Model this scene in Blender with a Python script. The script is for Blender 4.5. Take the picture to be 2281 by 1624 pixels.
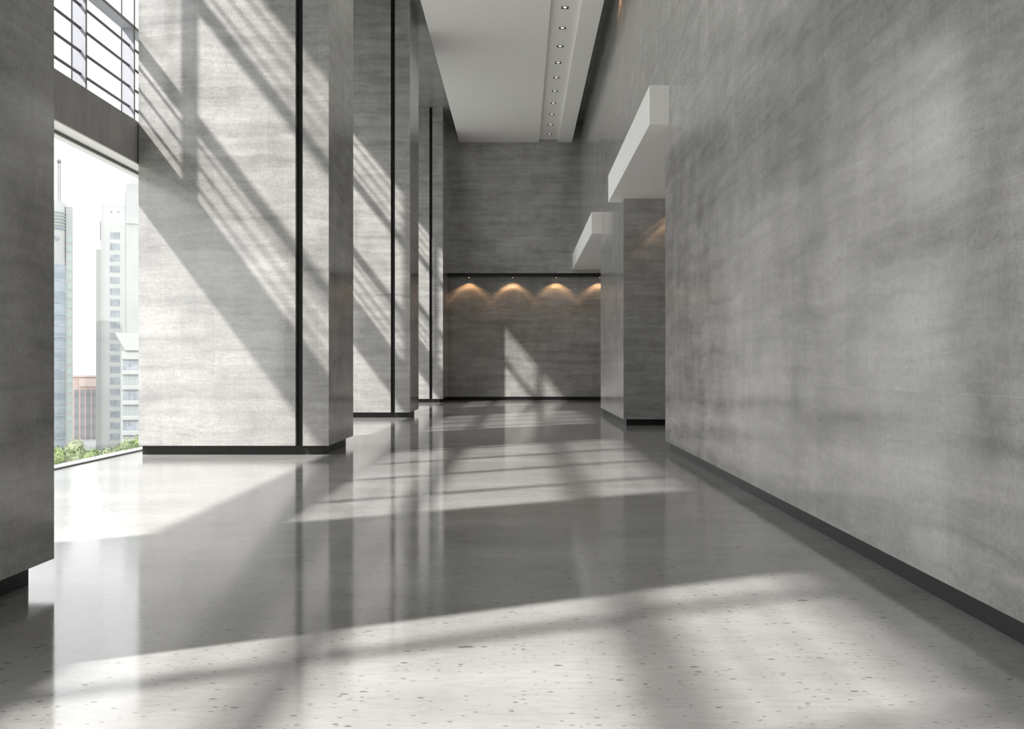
import bpy, bmesh, math, random
from mathutils import Vector, Matrix
random.seed(7)
scene = bpy.context.scene
for _o in list(bpy.data.objects):
    bpy.data.objects.remove(_o, do_unlink=True)
COL = scene.collection

# ------------------------------------------------------------------ camera
CAMZ = 1.5
F_PX = 2400.0
cam_d = bpy.data.cameras.new('camera')
cam = bpy.data.objects.new('camera', cam_d)
COL.objects.link(cam)
cam.location = (0, 0, CAMZ)
cam.rotation_euler = (math.radians(90), 0, 0)
cam_d.sensor_fit = 'HORIZONTAL'
cam_d.sensor_width = 36.0
cam_d.lens = 36.0 * F_PX / 2281.0
cam_d.shift_x = (1140.5 - 1160.0) / 2281.0
cam_d.shift_y = (817.5 - 812.0) / 2281.0
cam_d.clip_end = 2000
scene.camera = cam

# ------------------------------------------------------------------ sky, sun, exposure
SKY = 2.3
world = bpy.data.worlds.new('sky')
scene.world = world
world.use_nodes = True
nt = world.node_tree
nt.nodes.clear()
wo = nt.nodes.new('ShaderNodeOutputWorld')
bg = nt.nodes.new('ShaderNodeBackground')
tc = nt.nodes.new('ShaderNodeTexCoord')
sx = nt.nodes.new('ShaderNodeSeparateXYZ')
cr = nt.nodes.new('ShaderNodeValToRGB')
cr.color_ramp.elements[0].position = 0.0
cr.color_ramp.elements[0].color = (0.975, 0.97, 0.965, 1)
cr.color_ramp.elements[1].position = 0.9
cr.color_ramp.elements[1].color = (0.93, 0.945, 1.0, 1)
nt.links.new(tc.outputs['Generated'], sx.inputs[0])
nt.links.new(sx.outputs['Z'], cr.inputs[0])
nt.links.new(cr.outputs[0], bg.inputs['Color'])
bg.inputs['Strength'].default_value = SKY
nt.links.new(bg.outputs[0], wo.inputs['Surface'])

sun_d = bpy.data.lights.new('sun_lamp', 'POINT')     # low distant sun, upper left behind the camera
sun_d.energy = 1.1e6
sun_d.color = (1.0, 0.965, 0.92)
sun_d.shadow_soft_size = 1.3
sun = bpy.data.objects.new('sun_lamp', sun_d)
COL.objects.link(sun)
sun.location = (-58.3, -26.6, 73.5)

scene.view_settings.view_transform = 'Standard'
scene.view_settings.look = 'None'
scene.view_settings.exposure = 0.19
scene.view_settings.gamma = 1.0
scene.view_settings.use_curve_mapping = False
scene.cycles.max_bounces = 14
scene.cycles.diffuse_bounces = 8
scene.cycles.glossy_bounces = 5
scene.cycles.transparent_max_bounces = 16
scene.cycles.caustics_reflective = False
scene.cycles.caustics_refractive = False
scene.cycles.sample_clamp_indirect = 8.0
scene.cycles.use_denoising = True

# ------------------------------------------------------------------ materials
def new_mat(name):
    m = bpy.data.materials.new(name)
    m.use_nodes = True
    t = m.node_tree
    b = t.nodes['Principled BSDF']
    return m, t, b

def node(t, kind, **kw):
    n = t.nodes.new(kind)
    for k, v in kw.items():
        if k.startswith('in_'):
            key = k[3:]
            key = int(key) if key.isdigit() else key
            n.inputs[key].default_value = v
        else:
            setattr(n, k, v)
    return n

def ramp(t, stops):
    r = t.nodes.new('ShaderNodeValToRGB')
    e = r.color_ramp.elements
    e[0].position, e[0].color = stops[0][0], (*stops[0][1], 1)
    e[1].position, e[1].color = stops[-1][0], (*stops[-1][1], 1)
    for p, c in stops[1:-1]:
        k = e.new(p)
        k.color = (*c, 1)
    return r

def g(v, w=0.0):
    return (v * (1 + w), v * (1 - w * 0.2), v * (1 - w * 2.4))

def mixc(t, a, b, fac, mode='MIX'):
    n = t.nodes.new('ShaderNodeMix')
    n.data_type = 'RGBA'
    n.blend_type = mode
    for sock, v in ((n.inputs[0], fac), (n.inputs[6], a), (n.inputs[7], b)):
        if hasattr(v, 'links'):
            t.links.new(v, sock)
        else:
            sock.default_value = v if not isinstance(v, tuple) else (*v, 1) if len(v) == 3 else v
    return n.outputs[2]

def stone_mat(name, lo, mid, hi, rough=0.28, warm=0.012, spec=0.5, joints=True):
    """honed travertine: flowing horizontal bands, fine worm-like pitting, 1.18 x 0.59 m slabs"""
    m, t, b = new_mat(name)
    geo = node(t, 'ShaderNodeNewGeometry')
    sep = node(t, 'ShaderNodeSeparateXYZ')
    t.links.new(geo.outputs['Position'], sep.inputs[0])
    add = node(t, 'ShaderNodeMath', operation='ADD')
    t.links.new(sep.outputs['X'], add.inputs[0]); t.links.new(sep.outputs['Y'], add.inputs[1])
    # bands
    comb = node(t, 'ShaderNodeCombineXYZ')
    mz = node(t, 'ShaderNodeMath', operation='MULTIPLY', in_1=5.5)
    mu = node(t, 'ShaderNodeMath', operation='MULTIPLY', in_1=0.42)
    t.links.new(sep.outputs['Z'], mz.inputs[0]); t.links.new(add.outputs[0], mu.inputs[0])
    t.links.new(mu.outputs[0], comb.inputs[0]); t.links.new(mz.outputs[0], comb.inputs[2])
    wn = node(t, 'ShaderNodeTexNoise', in_Scale=0.9, in_Detail=3.0)
    t.links.new(geo.outputs['Position'], wn.inputs['Vector'])
    wsub = node(t, 'ShaderNodeVectorMath', operation='SUBTRACT'); wsub.inputs[1].default_value = (0.5, 0.5, 0.5)
    t.links.new(wn.outputs['Color'], wsub.inputs[0])
    wsc = node(t, 'ShaderNodeVectorMath', operation='SCALE'); wsc.inputs['Scale'].default_value = 1.3
    t.links.new(wsub.outputs[0], wsc.inputs[0])
    wadd = node(t, 'ShaderNodeVectorMath', operation='ADD')
    t.links.new(comb.outputs[0], wadd.inputs[0]); t.links.new(wsc.outputs[0], wadd.inputs[1])
    n1 = node(t, 'ShaderNodeTexNoise', in_Scale=0.8, in_Detail=12.0, in_Roughness=0.68)
    t.links.new(wadd.outputs[0], n1.inputs['Vector'])
    c1 = ramp(t, [(0.28, g(lo, warm)), (0.5, g(mid, warm)), (0.72, g(hi, warm))])
    t.links.new(n1.outputs['Fac'], c1.inputs[0])
    # broad clouds
    n2 = node(t, 'ShaderNodeTexNoise', in_Scale=1.6, in_Detail=6.0, in_Roughness=0.6)
    t.links.new(geo.outputs['Position'], n2.inputs['Vector'])
    c2 = ramp(t, [(0.3, (0.80,) * 3), (0.7, (1.13,) * 3)])
    t.links.new(n2.outputs['Fac'], c2.inputs[0])
    col = mixc(t, c1.outputs[0], c2.outputs[0], 1.0, 'MULTIPLY')
    # worm-like pitting: thin iso-lines of a finer noise, only in some zones
    n3 = node(t, 'ShaderNodeTexNoise', in_Scale=9.0, in_Detail=5.0, in_Roughness=0.6, in_Distortion=0.8)
    map3 = node(t, 'ShaderNodeMapping'); map3.inputs['Scale'].default_value = (1, 1, 1.9)
    t.links.new(geo.outputs['Position'], map3.inputs[0]); t.links.new(map3.outputs[0], n3.inputs['Vector'])
    a3 = node(t, 'ShaderNodeMath', operation='SUBTRACT', in_1=0.5)
    b3 = node(t, 'ShaderNodeMath', operation='ABSOLUTE')
    t.links.new(n3.outputs['Fac'], a3.inputs[0]); t.links.new(a3.outputs[0], b3.inputs[0])
    c3 = ramp(t, [(0.0, (0.74, 0.735, 0.73)), (0.012, (0.84, 0.84, 0.84)), (0.02, (1.14, 1.14, 1.14)), (0.045, (1, 1, 1))])
    t.links.new(b3.outputs[0], c3.inputs[0])
    n4 = node(t, 'ShaderNodeTexNoise', in_Scale=1.1, in_Detail=5.0)
    map4 = node(t, 'ShaderNodeMapping'); map4.inputs['Scale'].default_value = (1, 1, 2.6); map4.inputs['Location'].default_value = (5, 3, 9)
    t.links.new(geo.outputs['Position'], map4.inputs[0]); t.links.new(map4.outputs[0], n4.inputs['Vector'])
    c4 = ramp(t, [(0.48, (0.1,) * 3), (0.62, (1, 1, 1))])
    t.links.new(n4.outputs['Fac'], c4.inputs[0])
    col = mixc(t, col, mixc(t, col, c3.outputs[0], 1.0, 'MULTIPLY'), c4.outputs[0])
    # thin dark veins that follow the bands
    n6 = node(t, 'ShaderNodeTexNoise', in_Scale=1.5, in_Detail=7.0, in_Roughness=0.55)
    t.links.new(wadd.outputs[0], n6.inputs['Vector'])
    a6 = node(t, 'ShaderNodeMath', operation='SUBTRACT', in_1=0.53)
    b6 = node(t, 'ShaderNodeMath', operation='ABSOLUTE')
    t.links.new(n6.outputs['Fac'], a6.inputs[0]); t.links.new(a6.outputs[0], b6.inputs[0])
    c6 = ramp(t, [(0.0, (0.80, 0.795, 0.79)), (0.012, (0.95, 0.95, 0.95)), (0.04, (1, 1, 1))])
    t.links.new(b6.outputs[0], c6.inputs[0])
    col = mixc(t, col, mixc(t, col, c6.outputs[0], 1.0, 'MULTIPLY'), n4.outputs['Fac'])
    # fine grain
    n5 = node(t, 'ShaderNodeTexNoise', in_Scale=24.0, in_Detail=8.0, in_Roughness=0.78)
    t.links.new(geo.outputs['Position'], n5.inputs['Vector'])
    c5 = ramp(t, [(0.36, (0.86,) * 3), (0.5, (1.0,) * 3), (0.64, (1.10,) * 3)])
    t.links.new(n5.outputs['Fac'], c5.inputs[0])
    col = mixc(t, col, c5.outputs[0], 1.0, 'MULTIPLY')
    if joints:
        uv = node(t, 'ShaderNodeCombineXYZ')
        zz = node(t, 'ShaderNodeMath', operation='SUBTRACT', in_1=0.158)
        t.links.new(sep.outputs['Z'], zz.inputs[0])
        au = node(t, 'ShaderNodeMath', operation='ADD', in_1=100.14)
        t.links.new(add.outputs[0], au.inputs[0])
        t.links.new(au.outputs[0], uv.inputs[0]); t.links.new(zz.outputs[0], uv.inputs[1])
        br = node(t, 'ShaderNodeTexBrick', in_Scale=1.0)
        br.inputs['Mortar Size'].default_value = 0.0035
        br.inputs['Mortar Smooth'].default_value = 0.3
        br.inputs['Brick Width'].default_value = 0.59
        br.inputs['Row Height'].default_value = 1.18
        br.inputs['Color1'].default_value = (0.905, 0.905, 0.905, 1)
        br.inputs['Color2'].default_value = (1.07, 1.06, 1.05, 1)
        br.inputs['Mortar'].default_value = (1.13, 1.13, 1.12, 1)
        t.links.new(uv.outputs[0], br.inputs['Vector'])
        col = mixc(t, col, br.outputs['Color'], 1.0, 'MULTIPLY')
    t.links.new(col, b.inputs['Base Color'])
    rr = node(t, 'ShaderNodeMapRange'); rr.inputs[3].default_value = rough - 0.05; rr.inputs[4].default_value = rough + 0.07
    t.links.new(n2.outputs['Fac'], rr.inputs[0]); t.links.new(rr.outputs[0], b.inputs['Roughness'])
    b.inputs['IOR'].default_value = 1.7
    b.inputs['Specular IOR Level'].default_value = spec
    bp = node(t, 'ShaderNodeBump', in_Strength=0.02, in_Distance=0.01)
    t.links.new(n3.outputs['Fac'], bp.inputs['Height']); t.links.new(bp.outputs[0], b.inputs['Normal'])
    return m

def floor_mat():
    """polished concrete: pale cloudy base, small dark pits stretched across the room, glossy sealer"""
    m, t, b = new_mat('polished_concrete')
    geo = node(t, 'ShaderNodeNewGeometry')
    mp = node(t, 'ShaderNodeMapping'); mp.inputs['Scale'].default_value = (0.55, 1.0, 1)
    t.links.new(geo.outputs['Position'], mp.inputs[0])
    n1 = node(t, 'ShaderNodeTexNoise', in_Scale=0.9, in_Detail=9.0, in_Roughness=0.6)
    t.links.new(mp.outputs[0], n1.inputs['Vector'])
    c1 = ramp(t, [(0.3, g(0.32, 0.012)), (0.7, g(0.46, 0.012))])
    t.links.new(n1.outputs['Fac'], c1.inputs[0])
    n2 = node(t, 'ShaderNodeTexNoise', in_Scale=22.0, in_Detail=5.0, in_Roughness=0.7)
    mp2 = node(t, 'ShaderNodeMapping'); mp2.inputs['Scale'].default_value = (0.35, 1.0, 1)
    t.links.new(geo.outputs['Position'], mp2.inputs[0]); t.links.new(mp2.outputs[0], n2.inputs['Vector'])
    c2 = ramp(t, [(0.28, (0.84,) * 3), (0.5, (1.0,) * 3), (0.72, (1.06,) * 3)])
    t.links.new(n2.outputs['Fac'], c2.inputs[0])
    col = mixc(t, c1.outputs[0], c2.outputs[0], 1.0, 'MULTIPLY')
    # pits of three sizes; a random draw per cell keeps only some, noise makes the outline ragged
    wob = node(t, 'ShaderNodeTexNoise', in_Scale=30.0, in_Detail=3.0)
    t.links.new(geo.outputs['Position'], wob.inputs['Vector'])
    for sc, keep, rad, dark in ((1.7, 0.35, 0.035, 0.45), (6.0, 0.45, 0.085, 0.35), (15.0, 0.75, 0.12, 0.38), (38.0, 0.6, 0.2, 0.5)):
        mv = node(t, 'ShaderNodeMapping'); mv.inputs['Scale'].default_value = (0.5 * sc, sc, 0.0); mv.inputs['Location'].default_value = (sc * 3.1, sc * 1.7, 0)
        t.links.new(geo.outputs['Position'], mv.inputs[0])
        vo = node(t, 'ShaderNodeTexVoronoi', in_Scale=1.0, in_Randomness=1.0)
        t.links.new(mv.outputs[0], vo.inputs['Vector'])
        sp = node(t, 'ShaderNodeSeparateColor'); t.links.new(vo.outputs['Color'], sp.inputs[0])
        # radius varies with the draw
        kr = node(t, 'ShaderNodeMapRange'); kr.inputs[1].default_value = 0.0; kr.inputs[2].default_value = keep
        kr.inputs[3].default_value = rad * 1.6; kr.inputs[4].default_value = 0.0
        t.links.new(sp.outputs[0], kr.inputs[0])
        wr = node(t, 'ShaderNodeMath', operation='MULTIPLY_ADD', in_1=rad * 1.3, in_2=-rad * 0.62)
        t.links.new(wob.outputs['Fac'], wr.inputs[0])
        ds = node(t, 'ShaderNodeMath', operation='ADD')
        t.links.new(vo.outputs['Distance'], ds.inputs[0]); t.links.new(wr.outputs[0], ds.inputs[1])
        sb = node(t, 'ShaderNodeMath', operation='SUBTRACT')
        t.links.new(kr.outputs[0], sb.inputs[0]); t.links.new(ds.outputs[0], sb.inputs[1])
        st = node(t, 'ShaderNodeMapRange'); st.inputs[1].default_value = 0.0; st.inputs[2].default_value = rad * 0.35
        st.inputs[3].default_value = 0.0; st.inputs[4].default_value = 1.0
        t.links.new(sb.outputs[0], st.inputs[0])
        col = mixc(t, col, mixc(t, col, (dark, dark, dark), 1.0, 'MULTIPLY'), st.outputs[0])
    t.links.new(col, b.inputs['Base Color'])
    rr = node(t, 'ShaderNodeMapRange'); rr.inputs[1].default_value = 0.3; rr.inputs[2].default_value = 0.7
    rr.inputs[3].default_value = 0.06; rr.inputs[4].default_value = 0.11
    t.links.new(n1.outputs['Fac'], rr.inputs[0]); t.links.new(rr.outputs[0], b.inputs['Roughness'])
    b.inputs['IOR'].default_value = 1.52
    bp = node(t, 'ShaderNodeBump', in_Strength=0.035, in_Distance=0.01)
    t.links.new(n2.outputs['Fac'], bp.inputs['Height']); t.links.new(bp.outputs[0], b.inputs['Normal'])
    return m

def plain(name, col, rough=0.6, metal=0.0, noise=0.04, scale=8.0, spec=0.5):
    m, t, b = new_mat(name)
    geo = node(t, 'ShaderNodeNewGeometry')
    n = node(t, 'ShaderNodeTexNoise', in_Scale=scale, in_Detail=4.0)
    t.links.new(geo.outputs['Position'], n.inputs['Vector'])
    c = ramp(t, [(0.3, tuple(v * (1 - noise) for v in col)), (0.7, tuple(min(1, v * (1 + noise)) for v in col))])
    t.links.new(n.outputs['Fac'], c.inputs[0]); t.links.new(c.outputs[0], b.inputs['Base Color'])
    b.inputs['Roughness'].default_value = rough
    b.inputs['Metallic'].default_value = metal
    b.inputs['Specular IOR Level'].default_value = spec
    return m

def concrete_mat():
    m, t, b = new_mat('cast_concrete')
    geo = node(t, 'ShaderNodeNewGeometry')
    n = node(t, 'ShaderNodeTexNoise', in_Scale=2.2, in_Detail=8.0, in_Roughness=0.65)
    mp = node(t, 'ShaderNodeMapping'); mp.inputs['Scale'].default_value = (1.5, 1.5, 0.7)
    t.links.new(geo.outputs['Position'], mp.inputs[0]); t.links.new(mp.outputs[0], n.inputs['Vector'])
    c = ramp(t, [(0.3, g(0.24, 0.02)), (0.7, g(0.33, 0.02))])
    t.links.new(n.outputs['Fac'], c.inputs[0])
    vo = node(t, 'ShaderNodeTexVoronoi', in_Scale=7.0)
    mv = node(t, 'ShaderNodeMapping'); mv.inputs['Scale'].default_value = (1, 1, 0.55)
    t.links.new(geo.outputs['Position'], mv.inputs[0]); t.links.new(mv.outputs[0], vo.inputs['Vector'])
    r = ramp(t, [(0.05, (1, 1, 1)), (0.09, (0, 0, 0))])
    t.links.new(vo.outputs['Distance'], r.inputs[0])
    col = mixc(t, c.outputs[0], (0.10, 0.095, 0.09), r.outputs[0])
    t.links.new(col, b.inputs['Base Color'])
    b.inputs['Roughness'].default_value = 0.6
    return m

def glass_mat(name, tint=(0.95, 0.955, 0.955)):
    m = bpy.data.materials.new(name)
    m.use_nodes = True
    t = m.node_tree
    t.nodes.clear()
    out = t.nodes.new('ShaderNodeOutputMaterial')
    tr = node(t, 'ShaderNodeBsdfTransparent'); tr.inputs[0].default_value = (*tint, 1)
    gl = node(t, 'ShaderNodeBsdfGlossy'); gl.inputs['Roughness'].default_value = 0.0
    lw = node(t, 'ShaderNodeLayerWeight'); lw.inputs[0].default_value = 0.5
    pw = node(t, 'ShaderNodeMath', operation='POWER', in_1=5.0)
    fr = node(t, 'ShaderNodeMath', operation='MULTIPLY_ADD', in_1=0.9, in_2=0.03)
    t.links.new(lw.outputs['Facing'], pw.inputs[0]); t.links.new(pw.outputs[0], fr.inputs[0])
    mx = node(t, 'ShaderNodeMixShader')
    t.links.new(fr.outputs[0], mx.inputs[0]); t.links.new(tr.outputs[0], mx.inputs[1]); t.links.new(gl.outputs[0], mx.inputs[2])
    t.links.new(mx.outputs[0], out.inputs['Surface'])
    return m

def emit_mat(name, col, s):
    m, t, b = new_mat(name)
    b.inputs['Base Color'].default_value = (*col, 1)
    b.inputs['Emission Color'].default_value = (*col, 1)
    b.inputs['Emission Strength'].default_value = s
    return m

def facade_mat(name, a, c, scale):
    """far curtain wall: floors as thin lines in the glass"""
    m, t, b = new_mat(name)
    geo = node(t, 'ShaderNodeNewGeometry')
    w = node(t, 'ShaderNodeTexWave', in_Scale=scale, in_Distortion=0.4)
    w.bands_direction = 'Z'
    t.links.new(geo.outputs['Position'], w.inputs['Vector'])
    r = ramp(t, [(0.2, a), (0.5, c)])
    t.links.new(w.outputs['Fac'], r.inputs[0]); t.links.new(r.outputs[0], b.inputs['Base Color'])
    b.inputs['Roughness'].default_value = 0.5
    return m

M_STONE = stone_mat('travertine', 0.245, 0.365, 0.47, rough=0.12, spec=1.0)
M_FLOOR = floor_mat()
M_BLACK = plain('black_granite', (0.010, 0.010, 0.010), 0.45, noise=0.5, scale=60, spec=0.35)
M_WHITE = plain('white_plaster', (0.90, 0.89, 0.87), 0.55, noise=0.01)
M_SOFFIT = plain('grey_ceiling_stone', (0.30, 0.30, 0.285), 0.22, noise=0.12, scale=1.5)
M_CONC = concrete_mat()
M_FRAME = plain('dark_aluminium', (0.07, 0.07, 0.068), 0.45, noise=0.03)
M_FIN = plain('pale_aluminium', (0.36, 0.37, 0.41), 0.5, noise=0.02)
M_GLASS = glass_mat('window_glass')
M_CHROME = plain('lamp_reflector', (0.75, 0.75, 0.74), 0.25, 1.0, noise=0.01)
M_BULB = emit_mat('lamp_lens', (1.0, 0.95, 0.88), 0.7)
M_WARM = emit_mat('warm_lens', (1.0, 0.62, 0.3), 3.0)

# ------------------------------------------------------------------ mesh helpers
class MB:
    def __init__(self):
        self.bm = bmesh.new()
    def box(self, x0, x1, y0, y1, z0, z1):
        r = bmesh.ops.create_cube(self.bm, size=1.0)
        for v in r['verts']:
            v.co = Vector(((x0 + x1) / 2 + v.co.x * (x1 - x0), (y0 + y1) / 2 + v.co.y * (y1 - y0), (z0 + z1) / 2 + v.co.z * (z1 - z0)))
        return self
    def cyl(self, c, r, h, axis='Z', seg=24, r2=None):
        rot = {'Z': Matrix.Identity(4), 'Y': Matrix.Rotation(math.pi / 2, 4, 'X'), 'X': Matrix.Rotation(math.pi / 2, 4, 'Y')}[axis]
        bmesh.ops.create_cone(self.bm, cap_ends=True, cap_tris=False, segments=seg, radius1=r, radius2=r if r2 is None else r2, depth=h,
                              matrix=Matrix.Translation(c) @ rot)
        return self
    def sphere(self, c, r, seg=12):
        bmesh.ops.create_uvsphere(self.bm, u_segments=seg, v_segments=seg // 2 + 2, radius=r, matrix=Matrix.Translation(c))
        return self
    def quad(self, pts):
        self.bm.faces.new([self.bm.verts.new(p) for p in pts])
        return self
    def build(self, name, mat, parent=None, smooth=False, bevel=0.0, loc=None):
        me = bpy.data.meshes.new(name)
        bmesh.ops.recalc_face_normals(self.bm, faces=self.bm.faces)
        self.bm.to_mesh(me)
        self.bm.free()
        me.materials.append(mat)
        if smooth:
            for p in me.polygons:
                p.use_smooth = True
        o = bpy.data.objects.new(name, me)
        COL.objects.link(o)
        if parent is not None:
            o.parent = parent
        if loc is not None:
            o.location = loc
        if bevel:
            b = o.modifiers.new('bevel', 'BEVEL')
            b.width = bevel
            b.segments = 2
            b.limit_method = 'ANGLE'
        return o

def empty(name, loc=(0, 0, 0)):
    o = bpy.data.objects.new(name, None)
    o.empty_display_size = 0.3
    COL.objects.link(o)
    o.location = loc
    return o

def tag(o, label, cat, group=None):
    o['label'] = label
    o['category'] = cat
    if group:
        o['group'] = group
    return o

def struct(o):
    o['kind'] = 'structure'
    return o

def copy_tree(o, parent=None):
    c = o.copy()
    COL.objects.link(c)
    c.parent = parent
    for ch in [x for x in bpy.data.objects if x.parent == o]:
        copy_tree(ch, c)
    return c

# ------------------------------------------------------------------ room shell
Y_NEAR, Y_BACK, Z_TOP = -22.0, 47.85, 12.42
XW, XP, HB = 2.635, 2.716, 0.158
struct(MB().box(-6.80, 7.0, Y_NEAR, 49.0, -0.3, 0.0).build('floor', M_FLOOR))
struct(MB().box(-7.5, 7.3, Y_NEAR - 0.3, 49.0, Z_TOP, Z_TOP + 0.4).build('ceiling', M_SOFFIT))

# right-hand walls: long near wall, pier beyond the first passage, and the wall over the openings
struct(MB().box(XW, 7.0, Y_NEAR, 19.64, HB, Z_TOP).build('wall_right', M_STONE))
struct(MB().box(XP, 7.0, Y_NEAR, 19.58, 0, HB).build('baseboard_right', M_BLACK))
struct(MB().box(XW, 7.0, 27.62, 35.53, HB, Z_TOP).build('wall_right', M_STONE))
struct(MB().box(XP, 7.0, 27.70, 35.45, 0, HB).build('baseboard_right', M_BLACK))
struct(MB().box(XW, 7.0, 19.64, 27.62, 6.51, Z_TOP).box(XW, 7.0, 35.53, Y_BACK, 6.51, Z_TOP).build('wall_right', M_STONE))
struct(MB().box(7.0, 7.3, Y_NEAR, 49.0, 0, Z_TOP).build('wall_right', M_STONE))
# back wall: upper face, recessed lower face, black channel between them
struct(MB().box(-7.5, 7.0, Y_BACK, 49.0, 5.67, Z_TOP).build('wall_back', M_STONE))
struct(MB().box(-7.5, 7.0, 48.60, 49.0, HB, 5.67).build('wall_back', M_STONE))
struct(MB().box(-7.5, 7.0, 48.68, 49.0, 0, HB).build('baseboard_back', M_BLACK))
struct(MB().box(-6.5, 7.0, Y_BACK, 48.60, 5.55, 5.67).build('trim_3', M_BLACK))
# unseen wall behind the camera, made dark to lower the ambient light
struct(MB().box(-7.5, 7.3, Y_NEAR - 0.3, Y_NEAR, -0.3, Z_TOP).build('wall_front', plain('dark_front_wall', (0.07, 0.07, 0.068), 0.5)))
# left wall over the glazing, ends of the glazed side
WT = 11.3
struct(MB().box(-7.35, -6.93, Y_NEAR, 48.7, WT, Z_TOP).build('wall_left', M_STONE))
struct(MB().box(-7.035, -6.53, Y_NEAR, Y_BACK, 4.976, 5.685).build('trim_1', M_CONC))
struct(MB().box(-7.035, -6.53, Y_NEAR, Y_BACK, 4.955, 4.975).build('lit_soffit_sheet', M_WHITE))  # white sheet added so the beam's underside looks lit from outside

# white lintel boxes over the two side passages
def lintel(y0, y1, o0, o1, label):
    b = MB().box(2.29, XW, y0, y1, 5.81, 6.51)
    b.box(XW, 7.0, o0, o1, 5.81, 6.51)
    o = b.build('lintel_box', M_WHITE)
    tag(o, label, 'beam', 'white lintel boxes over the side passages')
lintel(19.15, 28.20, 19.64, 27.62, 'large white box beam over the nearer passage in the right stone wall')
lintel(34.80, Y_BACK, 35.53, Y_BACK, 'smaller white box beam over the far passage, reaching the back wall')

# ------------------------------------------------------------------ stone columns along the windows
PER = 13.45
def column(y0, label, ):
    y1 = y0 + 2.68 if y0 < 40 else Y_BACK
    far = y0 > 40
    r = empty('stone_column', (-4.89, y0, 0))
    def B(n, bx, m):
        b = MB()
        for q in bx:
            b.box(q[0] + 4.89, q[1] + 4.89, q[2] - y0, q[3] - y0, q[4], q[5])
        return b.build(n, m, r)
    zt = Z_TOP
    B('stone_cladding', [(-6.51, -3.837, y0, y1, HB, zt)], M_STONE)
    B('stone_cladding', [(-3.714, -3.27, y0, y1, HB, zt)], M_STONE)
    B('shadow_gap', [(-3.837, -3.714, y0 + 0.11, y1 - 0.11, HB, zt)], M_BLACK)
    if far:
        B('stone_cladding', [(-6.51, -3.27, y1, 48.58, HB, 5.54)], M_STONE)
    B('plinth', [(-6.485, -3.395, y0 + 0.12, y1 - (0.12 if y0 < 40 else 0), 0, HB)], M_BLACK)
    tag(r, label, 'column', 'stone clad columns along the window wall')
    return r
for k, lab in ((-1, 'unseen stone clad column behind the viewer, continuing the row to shape the light'),  # unseen column, kept in the row for its shading and reflections
               (0, 'nearest stone column, dark and cut by the left edge of the view'),
               (1, 'widest sunlit stone column with black vertical groove, left of centre'),
               (2, 'second sunlit stone column, partly behind the widest one'),
               (3, 'farthest stone column, touching the back wall')):
    column(18.35 + PER * (k - 1) - (0.03 if k == 0 else 0), lab)

# ------------------------------------------------------------------ glazing, one bay per column spacing
FIN_S, FIN_0 = 2.142, 8.59
def window(n, y0, y1):
    r = struct(empty('window_%d' % n, (-6.9, y0, 0)))
    def B(nm, bx, m):
        b = MB()
        for q in bx:
            b.box(q[0] + 6.9, q[1] + 6.9, q[2] - y0, q[3] - y0, q[4], q[5])
        return b.build(nm, m, r)
    # tall lower pane with slim head and foot frames, pale sill outside
    B('pane', [(-6.806, -6.794, y0, y1, 0.02, 4.93)], M_GLASS)
    B('frame', [(-6.82, -6.78, y0, y1, 4.915, 4.955)], M_FRAME)
    B('frame', [(-6.82, -6.78, y0, y1, 0.0, 0.02)], M_FRAME)
    B('sill', [(-7.07, -6.82, y0, y1, -0.3, 0.015)], M_FIN)
    # upper pane with deep fins, plates and round rails
    B('pane', [(-7.166, -7.154, y0, y1, 5.685, WT)], M_GLASS)
    B('sill', [(-7.20, -7.035, y0, y1, 5.60, 5.685)], M_FRAME)
    for z in (7.585, 9.60):
        B('transom', [(-7.15, -6.925, y0, y1, z - 0.025, z + 0.025)], M_FIN)
        B('transom_edge', [(-6.925, -6.915, y0, y1, z - 0.025, z + 0.025)], M_FRAME)
    k = math.ceil((y0 - FIN_0) / FIN_S)
    while FIN_0 + k * FIN_S < y1:
        y = FIN_0 + k * FIN_S
        B('mullion', [(-7.15, -6.925, y - 0.012, y + 0.012, 5.685, WT)], M_FIN)
        B('mullion_edge', [(-6.925, -6.915, y - 0.022, y + 0.022, 5.685, WT)], M_FRAME)
        B('mullion_edge', [(-7.154, -7.145, y - 0.022, y + 0.022, 5.685, WT)], M_FRAME)
        k += 1
    for z in (5.81, 6.17, 6.53, 6.90, 7.265, 9.93, 10.30, 10.67, 11.04):
        MB().cyl((-7.02 + 6.9, (y1 - y0) / 2, z), 0.024, y1 - y0, 'Y', 12).build('rail', M_FRAME, r, smooth=True)
    return r
edges = [6.21 - PER, 6.21, 19.69, 19.69 + PER, Y_BACK]
struct(MB().box(-7.35, -6.6, Y_NEAR, 6.21 - PER, -0.3, 4.955).box(-7.35, -7.04, Y_NEAR, 6.21 - PER, 4.955, WT).build('wall_left', M_STONE))  # unseen solid bay, added instead of glazing to dim the near end
for i in range(4):
    window(i + 1, edges[i], edges[i + 1])
# solid end of the glazed side at the far end
struct(MB().box(-7.5, -6.5, 47.86, 48.59, -0.3, 5.67).build('wall_left', M_STONE))

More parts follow.
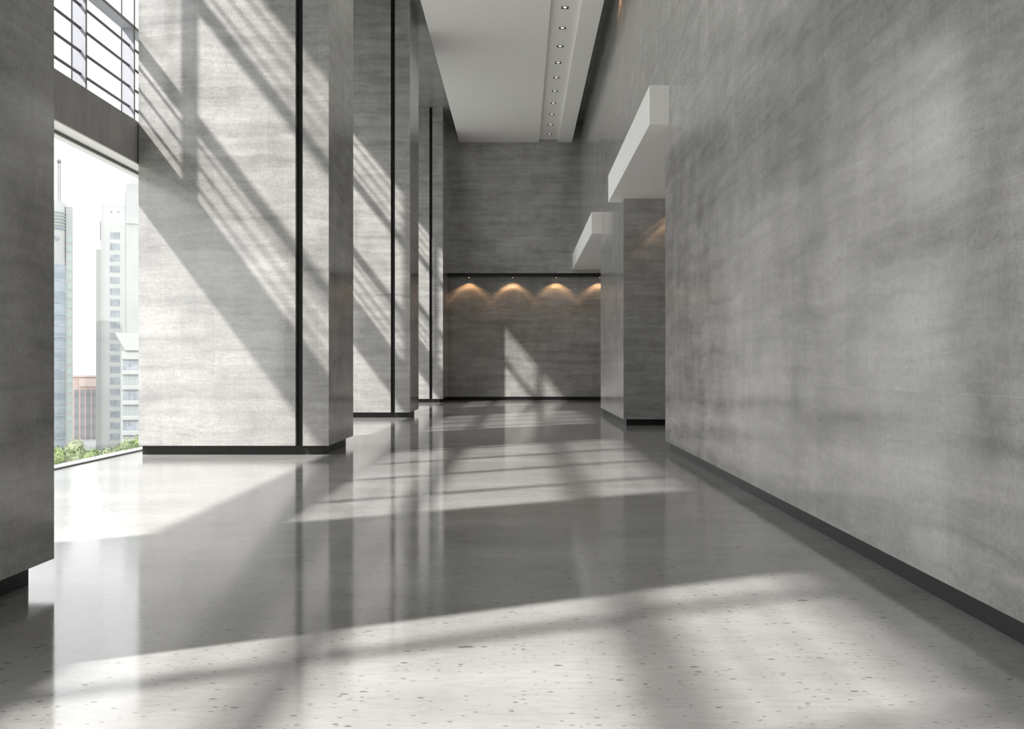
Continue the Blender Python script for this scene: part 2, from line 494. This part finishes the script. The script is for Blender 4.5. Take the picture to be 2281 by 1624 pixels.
# ------------------------------------------------------------------ suspended ceiling panels and downlight slot
LZ = 11.475
p1 = MB().box(-2.73, 0.82, Y_NEAR + 0.5, 47.84, LZ, 12.40).build('ceiling_panel', M_WHITE)
tag(p1, 'wide white suspended ceiling panel left of the downlight slot', 'ceiling panel')
p2 = MB().box(1.665, 2.27, Y_NEAR + 0.5, 47.84, LZ, 12.40).build('ceiling_panel', M_WHITE)
tag(p2, 'narrow white suspended ceiling strip between downlight slot and right wall', 'ceiling panel')
DL = [30.28 + 1.828 * i for i in range(10)]
SX, SZ, HW = 1.243, 11.60, 0.1
b = MB().box(0.82, SX - HW, Y_NEAR + 0.5, 47.84, SZ, 12.40).box(SX + HW, 1.665, Y_NEAR + 0.5, 47.84, SZ, 12.40)
ys = [Y_NEAR + 0.5] + sum([[y - HW, y + HW] for y in DL], []) + [47.84]
for a0, a1 in zip(ys[0::2], ys[1::2]):
    b.box(SX - HW, SX + HW, a0, a1, SZ, 12.40)
p3 = b.build('ceiling_panel', M_WHITE)
tag(p3, 'recessed white slot strip in the ceiling that holds the downlights', 'ceiling panel')

def ring(mb, x0, x1, y0, y1, z0, z1, w):
    mb.box(x0, x1, y0, y0 + w, z0, z1).box(x0, x1, y1 - w, y1, z0, z1)
    mb.box(x0, x0 + w, y0 + w, y1 - w, z0, z1).box(x1 - w, x1, y0 + w, y1 - w, z0, z1)
    return mb

def downlight():
    r = empty('recessed_downlight', (SX, DL[0], SZ))
    ring(MB(), -0.104, 0.104, -0.104, 0.104, -0.006, 0.0, 0.022).build('trim_frame', plain('downlight_trim', (0.16, 0.16, 0.155), 0.5), r)
    k = MB()
    ring(k, -0.099, 0.099, -0.099, 0.099, 0.0, 0.11, 0.004).box(-0.099, 0.099, -0.099, 0.099, 0.11, 0.114)
    k.build('housing', M_BLACK, r)
    MB().cyl((0, 0, 0.034), 0.066, 0.056, 'Z', 32, r2=0.04).build('reflector', M_CHROME, r, smooth=False)
    MB().cyl((0, 0, 0.001), 0.05, 0.008, 'Z', 24, r2=0.055).build('lens', M_BULB, r)
    return r
dl = downlight()
ordn = ['tenth', 'ninth', 'eighth', 'seventh', 'sixth', 'fifth', 'fourth', 'third', 'second', 'first']
for i, y in enumerate(DL):
    o = dl if i == 0 else copy_tree(dl)
    o.location = (SX, y, SZ)
    tag(o, 'square recessed downlight in the ceiling slot, %s counted from the back wall' % ordn[i], 'ceiling light', 'square downlights in the ceiling slot')

# ------------------------------------------------------------------ wall washers
def washer(loc, label, group, power=85.0, aim='Z', mount=None):
    r = empty('wall_washer_lamp', loc)
    MB().box(-0.075, 0.075, -0.05, 0.05, -0.035, 0.0).build('housing', M_BLACK, r)
    MB().cyl((0, 0, -0.038), 0.03, 0.006, 'Z', 20).build('lens', M_WARM, r)
    ld = bpy.data.lights.new('lamp_beam', 'SPOT')
    ld.energy = power
    ld.color = (1.0, 0.60, 0.30)
    ld.spot_size = math.radians(130)
    ld.spot_blend = 0.05
    ld.shadow_soft_size = 0.012
    ld.use_nodes = True
    lt = ld.node_tree
    em = lt.nodes['Emission']
    tcn = node(lt, 'ShaderNodeTexCoord')
    sp = node(lt, 'ShaderNodeSeparateXYZ')
    ab = node(lt, 'ShaderNodeMath', operation='ABSOLUTE')
    rp = ramp(lt, [(0.50, (0, 0, 0)), (0.575, (0.10,) * 3), (0.60, (0.55,) * 3), (0.64, (0.22,) * 3), (0.675, (0.3,) * 3), (0.715, (1, 1, 1)), (0.79, (0.30,) * 3), (1.0, (0.12,) * 3)])
    lt.links.new(tcn.outputs['Normal'], sp.inputs[0]); lt.links.new(sp.outputs['Z'], ab.inputs[0])
    lt.links.new(ab.outputs[0], rp.inputs[0]); lt.links.new(rp.outputs[0], em.inputs['Strength'])
    lo = bpy.data.objects.new('lamp_beam', ld)
    COL.objects.link(lo)
    lo.parent = r
    lo.location = (0, 0, -0.05)
    tag(r, label, 'wall light', group)
    return r
G1 = 'warm wall washers in the black channel'
for x, lab in ((-4.26, 'warm lamp in the black channel hidden behind the farthest column'),
               (-2.31, 'leftmost visible warm lamp under the black channel of the back wall'),
               (-0.36, 'second warm lamp from the left under the black channel'),
               (1.59, 'third warm lamp from the left under the black channel'),
               (3.54, 'rightmost warm lamp under the black channel, cut by the stone pier')):
    washer((x, 48.26, 5.549), lab, G1)
washer((4.2, 27.28, 5.809), 'warm lamp under the white soffit of the nearer passage', 'single lamp in the passage')
for y, lab in ((28.6, 'farther warm lamp in the dark gap beside the right ceiling strip'),
               (26.9, 'nearer warm lamp in the dark gap beside the right ceiling strip')):
    washer((2.345, y, 11.56), lab, 'warm lamps in the ceiling gap')

# ------------------------------------------------------------------ city outside
GZ = -16.0
def at(px, py, Y):
    return (px - 1160) * Y / F_PX, CAMZ + (817.5 - py) * Y / F_PX
struct(MB().box(-700, -7.6, -150, 800, GZ - 0.5, GZ).build('ground', plain('street_ground', (0.35, 0.36, 0.34), 0.8)))

M_BW = plain('white_facade', (0.50, 0.515, 0.50), 0.7, noise=0.02, scale=0.2)
M_BG = plain('grey_facade', (0.40, 0.42, 0.41), 0.7, noise=0.03, scale=0.2)
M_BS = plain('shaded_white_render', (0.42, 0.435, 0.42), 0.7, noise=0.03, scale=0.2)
M_PINK = plain('pink_facade', (0.56, 0.44, 0.40), 0.7, noise=0.04, scale=0.3)
M_DGL = facade_mat('dark_curtain_glass', (0.19, 0.195, 0.215), (0.24, 0.245, 0.26), 0.12)
M_BGL = facade_mat('blue_curtain_glass', (0.21, 0.26, 0.29), (0.27, 0.32, 0.35), 0.1)
M_WGL = plain('far_window_glass', (0.27, 0.31, 0.35), 0.4, noise=0.3, scale=0.9)
M_GGL = plain('green_window_glass', (0.36, 0.45, 0.43), 0.4, noise=0.1)
M_BAND = plain('grey_band', (0.32, 0.36, 0.36), 0.6)
M_METAL = plain('mast_metal', (0.20, 0.20, 0.21), 0.5)

def bb(px0, px1, py0, py1, Y, d):
    """box whose front face fills the given pixels at distance Y, depth d"""
    x0, z1 = at(px0, py0, Y)
    x1, z0 = at(px1, py1, Y)
    return x0, x1, Y, Y + d, z0, z1

# round white tower with ring balconies, spire and a blue glass drum in front
Y = 210
Y += 8
r = empty('round_tower', (at(122, 817, Y)[0], Y, GZ))
cx, s = at(112, 0, Y)[0] - r.location.x, Y / F_PX
def zz(py, Y=218): return at(0, py, Y)[1] - GZ
MB().cyl((cx, 0, (zz(452)) / 2), 33 * s, zz(452), 'Z', 48).build('shaft', M_BW, r, smooth=False)
for py in (476, 483, 490, 497, 504):
    MB().cyl((cx, 0, zz(py)), 33 * s + 0.25, 0.26, 'Z', 48).build('ring_balcony', M_BAND, r)
MB().cyl((cx, 0, zz(511)), 33 * s + 0.22, 0.35, 'Z', 48).build('ring_balcony', M_WGL, r)
MB().cyl((at(126.5, 0, Y)[0] - r.location.x, -33 * s * 0.93, zz(533)), 0.45, 0.5, 'Y', 24).build('round_window', M_WGL, r)
mx = at(131, 0, Y)[0] - r.location.x
mb = MB()
for dx in (-0.2, 0.2):
    mb.box(mx + dx - 0.09, mx + dx + 0.09, -0.09, 0.09, zz(452), zz(362))
for i in range(18):
    z0 = zz(450 - i * 4.8)
    mb.box(mx - 0.18, mx + 0.18, -0.04, 0.04, z0, z0 + 0.12)
ms = mb.build('mast', M_METAL, r)
MB().sphere((mx, 0, zz(359)), 0.45).build('beacon', M_METAL, ms)
x0, x1, _, _, _, z1 = bb(145, 158.5, 460, 990, Y, 5)
MB().box(x0 - r.location.x, x1 - r.location.x, -1, 4, 0, z1 - GZ).build('stair_wing', M_BG, r)
for i in range(22):
    py = 526 + i * 21
    a = bb(148.5, 157.5, py, py + 13, Y, 1)
    MB().box(a[0] - r.location.x, a[1] - r.location.x, -1.08, -1.0, a[4] - GZ, a[5] - GZ).build('window', M_GGL, r)
tag(r, 'round white tower with ring bands and a mast, at the left of the view outside', 'building')

Y = 170
r = empty('glass_drum_tower', (at(105, 0, Y)[0], Y, GZ))
s = Y * 0.93 / F_PX
MB().cyl((0, 0, (at(0, 590, Y)[1] - GZ) / 2), 41 * s, at(0, 590, Y)[1] - GZ, 'Z', 64).build('glass_drum', M_BGL, r)
for i in range(17):
    z = at(0, 600 + i * 25, Y)[1] - GZ
    MB().cyl((0, 0, z), 41 * s + 0.05, 0.25, 'Z', 64).build('floor_band', M_WGL, r)
tag(r, 'round blue grey glass office drum below the white round tower', 'building')

# pink office block with dark glass strips
Y = 260
r = empty('pink_office_block', (at(187, 0, Y)[0], Y, GZ))
def off(q): return (q[0] - r.location.x, q[1] - r.location.x, q[2] - r.location.y, q[3] - r.location.y, q[4] - GZ, q[5] - GZ)
q = off(bb(160, 222, 838, 1000, Y, 12)); MB().box(q[0], q[1], 0, 12, 0, q[5]).build('block', M_PINK, r)
for a0, a1 in ((166, 175.5), (179, 188.5), (192, 201.5), (205, 213)):
    q = off(bb(a0, a1, 868, 1005, Y, 0)); MB().box(q[0], q[1], -0.12, 0, 0, q[5]).build('glass_strip', M_DGL, r)
q = off(bb(176, 215, 843, 861, Y, 0)); MB().box(q[0], q[1], -0.8, 0, q[4], q[5]).build('parapet_panel', plain('pale_pink_panel', (0.55, 0.45, 0.41), 0.7), r)
q = off(bb(160, 222, 836, 840, Y, 0)); MB().box(q[0] - 0.2, q[1], -0.5, 0, q[4], q[5]).build('cornice', M_PINK, r)
tag(r, 'low pink office block with dark vertical glass strips', 'building')

# white residential tower with a column of windows
Y = 200
r = empty('white_apartment_tower', (at(255, 0, Y)[0], Y, GZ))
q = off(bb(225, 286, 456, 1000, Y, 16)); MB().box(q[0], q[1], 0, 16, 0, q[5]).build('block', M_BW, r)
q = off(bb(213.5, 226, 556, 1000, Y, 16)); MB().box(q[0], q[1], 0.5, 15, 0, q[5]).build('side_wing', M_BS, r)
q = off(bb(222.5, 224.5, 492, 536, Y, 16)); MB().box(q[0], q[1], 1, 1.2, q[4], q[5]).build('gutter_pipe', M_METAL, r)
for px in (248, 264):
    x, z = at(px, 472, Y)
    MB().cyl((x - r.location.x, -0.05, z - GZ), 0.16, 0.1, 'Y', 16).build('vent', M_METAL, r)
for i in range(19):
    py = 517.5 + i * 24.9
    q = off(bb(245, 267, py, py + 15, Y, 0))
    w = ring(MB(), 0, 1, 0, 1, 0, 1, 0.1)
    w.bm.free()
    w = MB()
    w.box(q[0], q[1], -0.04, 0, q[4], q[5])
    fr = w.build('window', M_WGL, r)
    w = MB()
    for fx in (0.33, 0.62, 0.8):
        xx = q[0] + (q[1] - q[0]) * fx
        w.box(xx - 0.03, xx + 0.03, -0.08, -0.04, q[4], q[5])
    w.build('window_bar', M_BW, fr)
tag(r, 'tall white apartment tower with one column of small windows', 'building')

Y = 185
r = empty('grey_slab_tower', (at(300, 0, Y)[0], Y, GZ))
q = off(bb(281.5, 330, 413, 1000, Y, 12)); MB().box(q[0], q[1], 0, 12, 0, q[5]).build('block', M_BG, r)
q = off(bb(280.5, 330, 411, 499, Y, 12)); MB().box(q[0], q[1], -0.4, 0, q[4], q[5]).build('upper_storeys', M_BG, r)
q = off(bb(293, 330, 396, 411, Y, 12)); MB().box(q[0], q[1], 1, 9, q[4], q[5]).build('roof_house', M_BW, r)
tag(r, 'pale grey slab tower at the edge of the sunlit column', 'building')

Y = 165
r = empty('balcony_apartment_block', (at(295, 0, Y)[0], Y, GZ))
q = off(bb(272, 330, 782, 1000, Y, 10)); MB().box(q[0], q[1], 0, 10, 0, q[5]).build('block', M_BW, r)
q = off(bb(256, 330, 742, 746, Y, 10)); x0, x1, z0, z1 = q[0], q[1], q[4], q[5]
mb = MB()
top = [(x0, z1), (x1, z1), (x1, z0 - 2.4), (x0 + 1.5, z0 - 2.4)]
vs0 = [mb.bm.verts.new((x, -0.8, z)) for x, z in top]; vs1 = [mb.bm.verts.new((x, 6, z)) for x, z in top]
mb.bm.faces.new(vs0); mb.bm.faces.new(vs1[::-1])
for i in range(4):
    mb.bm.faces.new([vs0[i], vs1[i], vs1[(i + 1) % 4], vs0[(i + 1) % 4]])
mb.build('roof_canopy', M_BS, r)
for i in range(6):
    py = 802 + i * 33.6
    q = off(bb(272.5, 330, py, py + 22, Y, 0)); gw = MB().box(q[0], q[1], -0.06, 0, q[4], q[5]).build('window_band', M_WGL if i % 2 == 0 else M_BAND, r)
    w = MB()
    for k in range(5):
        xx = q[0] + 0.75 * k
        w.box(xx, xx + 0.06, -0.1, -0.06, q[4], q[5])
    w.build('window_bar', M_BW, gw)
    q = off(bb(271.5, 330, py - 7, py - 2, Y, 0)); MB().box(q[0], q[1], -0.9, 0, q[4], q[5]).build('balcony_slab', M_BG, r)
tag(r, 'lower apartment block with wide window bands under a flared canopy', 'building')

for o_ in [x for x in bpy.data.objects if x.parent is None and x.name in ('pink_office_block', 'white_apartment_tower', 'grey_slab_tower', 'balcony_apartment_block')]:
    o_.rotation_euler = (0, 0, math.radians(21.5))
    o_.scale = (0.925, 1, 1)
for o_ in [x for x in bpy.data.objects if x.name in ('round_tower', 'glass_drum_tower')]:
    o_.rotation_euler = (0, 0, math.radians(21.5))

# trees just beyond the terrace
def leaf_mat(name, a, c):
    m, t, b = new_mat(name)
    geo = node(t, 'ShaderNodeNewGeometry')
    n = node(t, 'ShaderNodeTexNoise', in_Scale=1.8, in_Detail=4.0)
    t.links.new(geo.outputs['Position'], n.inputs['Vector'])
    r_ = ramp(t, [(0.35, a), (0.65, c)])
    t.links.new(n.outputs['Fac'], r_.inputs[0]); t.links.new(r_.outputs[0], b.inputs['Base Color'])
    b.inputs['Roughness'].default_value = 0.6
    return m
M_LEAF = leaf_mat('leaves', (0.10, 0.15, 0.06), (0.30, 0.38, 0.15))
M_LEAF2 = leaf_mat('pale_leaves', (0.17, 0.22, 0.11), (0.40, 0.45, 0.26))
M_BARK = plain('bark', (0.16, 0.13, 0.10), 0.9, noise=0.2)
def tree(px, py, Y, rad, mat, label, n=2600, spiky=False):
    x, z = at(px, py, Y)
    r = empty('leafy_tree', (x, Y, GZ))
    h = z - GZ
    MB().cyl((0, 0, (h - 2 * rad) / 2), 0.22, h - 2 * rad, 'Z', 10, r2=0.12).build('trunk', M_BARK, r)
    rnd = random.Random(int(px * 7 + py))
    lobes = [(Vector((rnd.uniform(-.38, .38) * rad, rnd.uniform(-.38, .38) * rad, h - rad * rnd.uniform(0.7, 2.4))), rad * rnd.uniform(.42, .56)) for _ in range(14)]
    lobes.append((Vector((0, 0, h - rad * 0.6)), rad * 0.6))
    mb = MB()
    for c, lr in lobes:
        for _ in range(n // 10):
            d = Vector((rnd.gauss(0, 1), rnd.gauss(0, 1), rnd.gauss(0, 1))).normalized()
            p = c + d * lr * rnd.uniform(0.75, 1.02)
            u = d.orthogonal().normalized()
            u.rotate(Matrix.Rotation(rnd.uniform(0, 6.28), 3, d))
            v = d.cross(u)
            tilt = rnd.uniform(-.6, .6)
            v = (v + d * tilt).normalized()
            a, w = rnd.uniform(.16, .3), rnd.uniform(.05, .1)
            if spiky: a *= 1.6
            mb.quad([p - u * w, p + v * a * 0.5 - u * w * .4, p + v * a, p + u * w + v * a * .4])
    for c, lr in lobes:
        bmesh.ops.create_icosphere(mb.bm, subdivisions=2, radius=lr * 0.78, matrix=Matrix.Translation(c))
    mb.build('crown', mat, r)
    tag(r, label, 'tree', 'leafy trees beyond the terrace')
tree(126, 996, 84, 1.4, M_LEAF, 'front tree at the foot of the blue glass drum', 3600)
tree(203, 1000, 84, 1.3, M_LEAF, 'front tree before the right side of the pink block', 3600)
tree(288, 995, 84, 1.3, M_LEAF, 'front tree nearest to the sunlit column, darker than those behind', 3600)
tree(168, 976, 96, 1.5, M_LEAF2, 'paler tree rising highest before the pink block', 3600)
tree(243, 994, 96, 1.5, M_LEAF2, 'pale tree at the foot of the white apartment tower', 3600)
tree(316, 964, 96, 1.5, M_LEAF, 'rightmost tree, half hidden by the sunlit column', 3600)
tree(128, 992, 108, 1.6, M_LEAF2, 'back tree before the blue glass drum', 3600)
tree(206, 996, 108, 1.6, M_LEAF2, 'back tree between the pink block and the white tower', 3600)
tree(284, 974, 108, 1.6, M_LEAF2, 'pale back tree below the wide window bands', 3600)
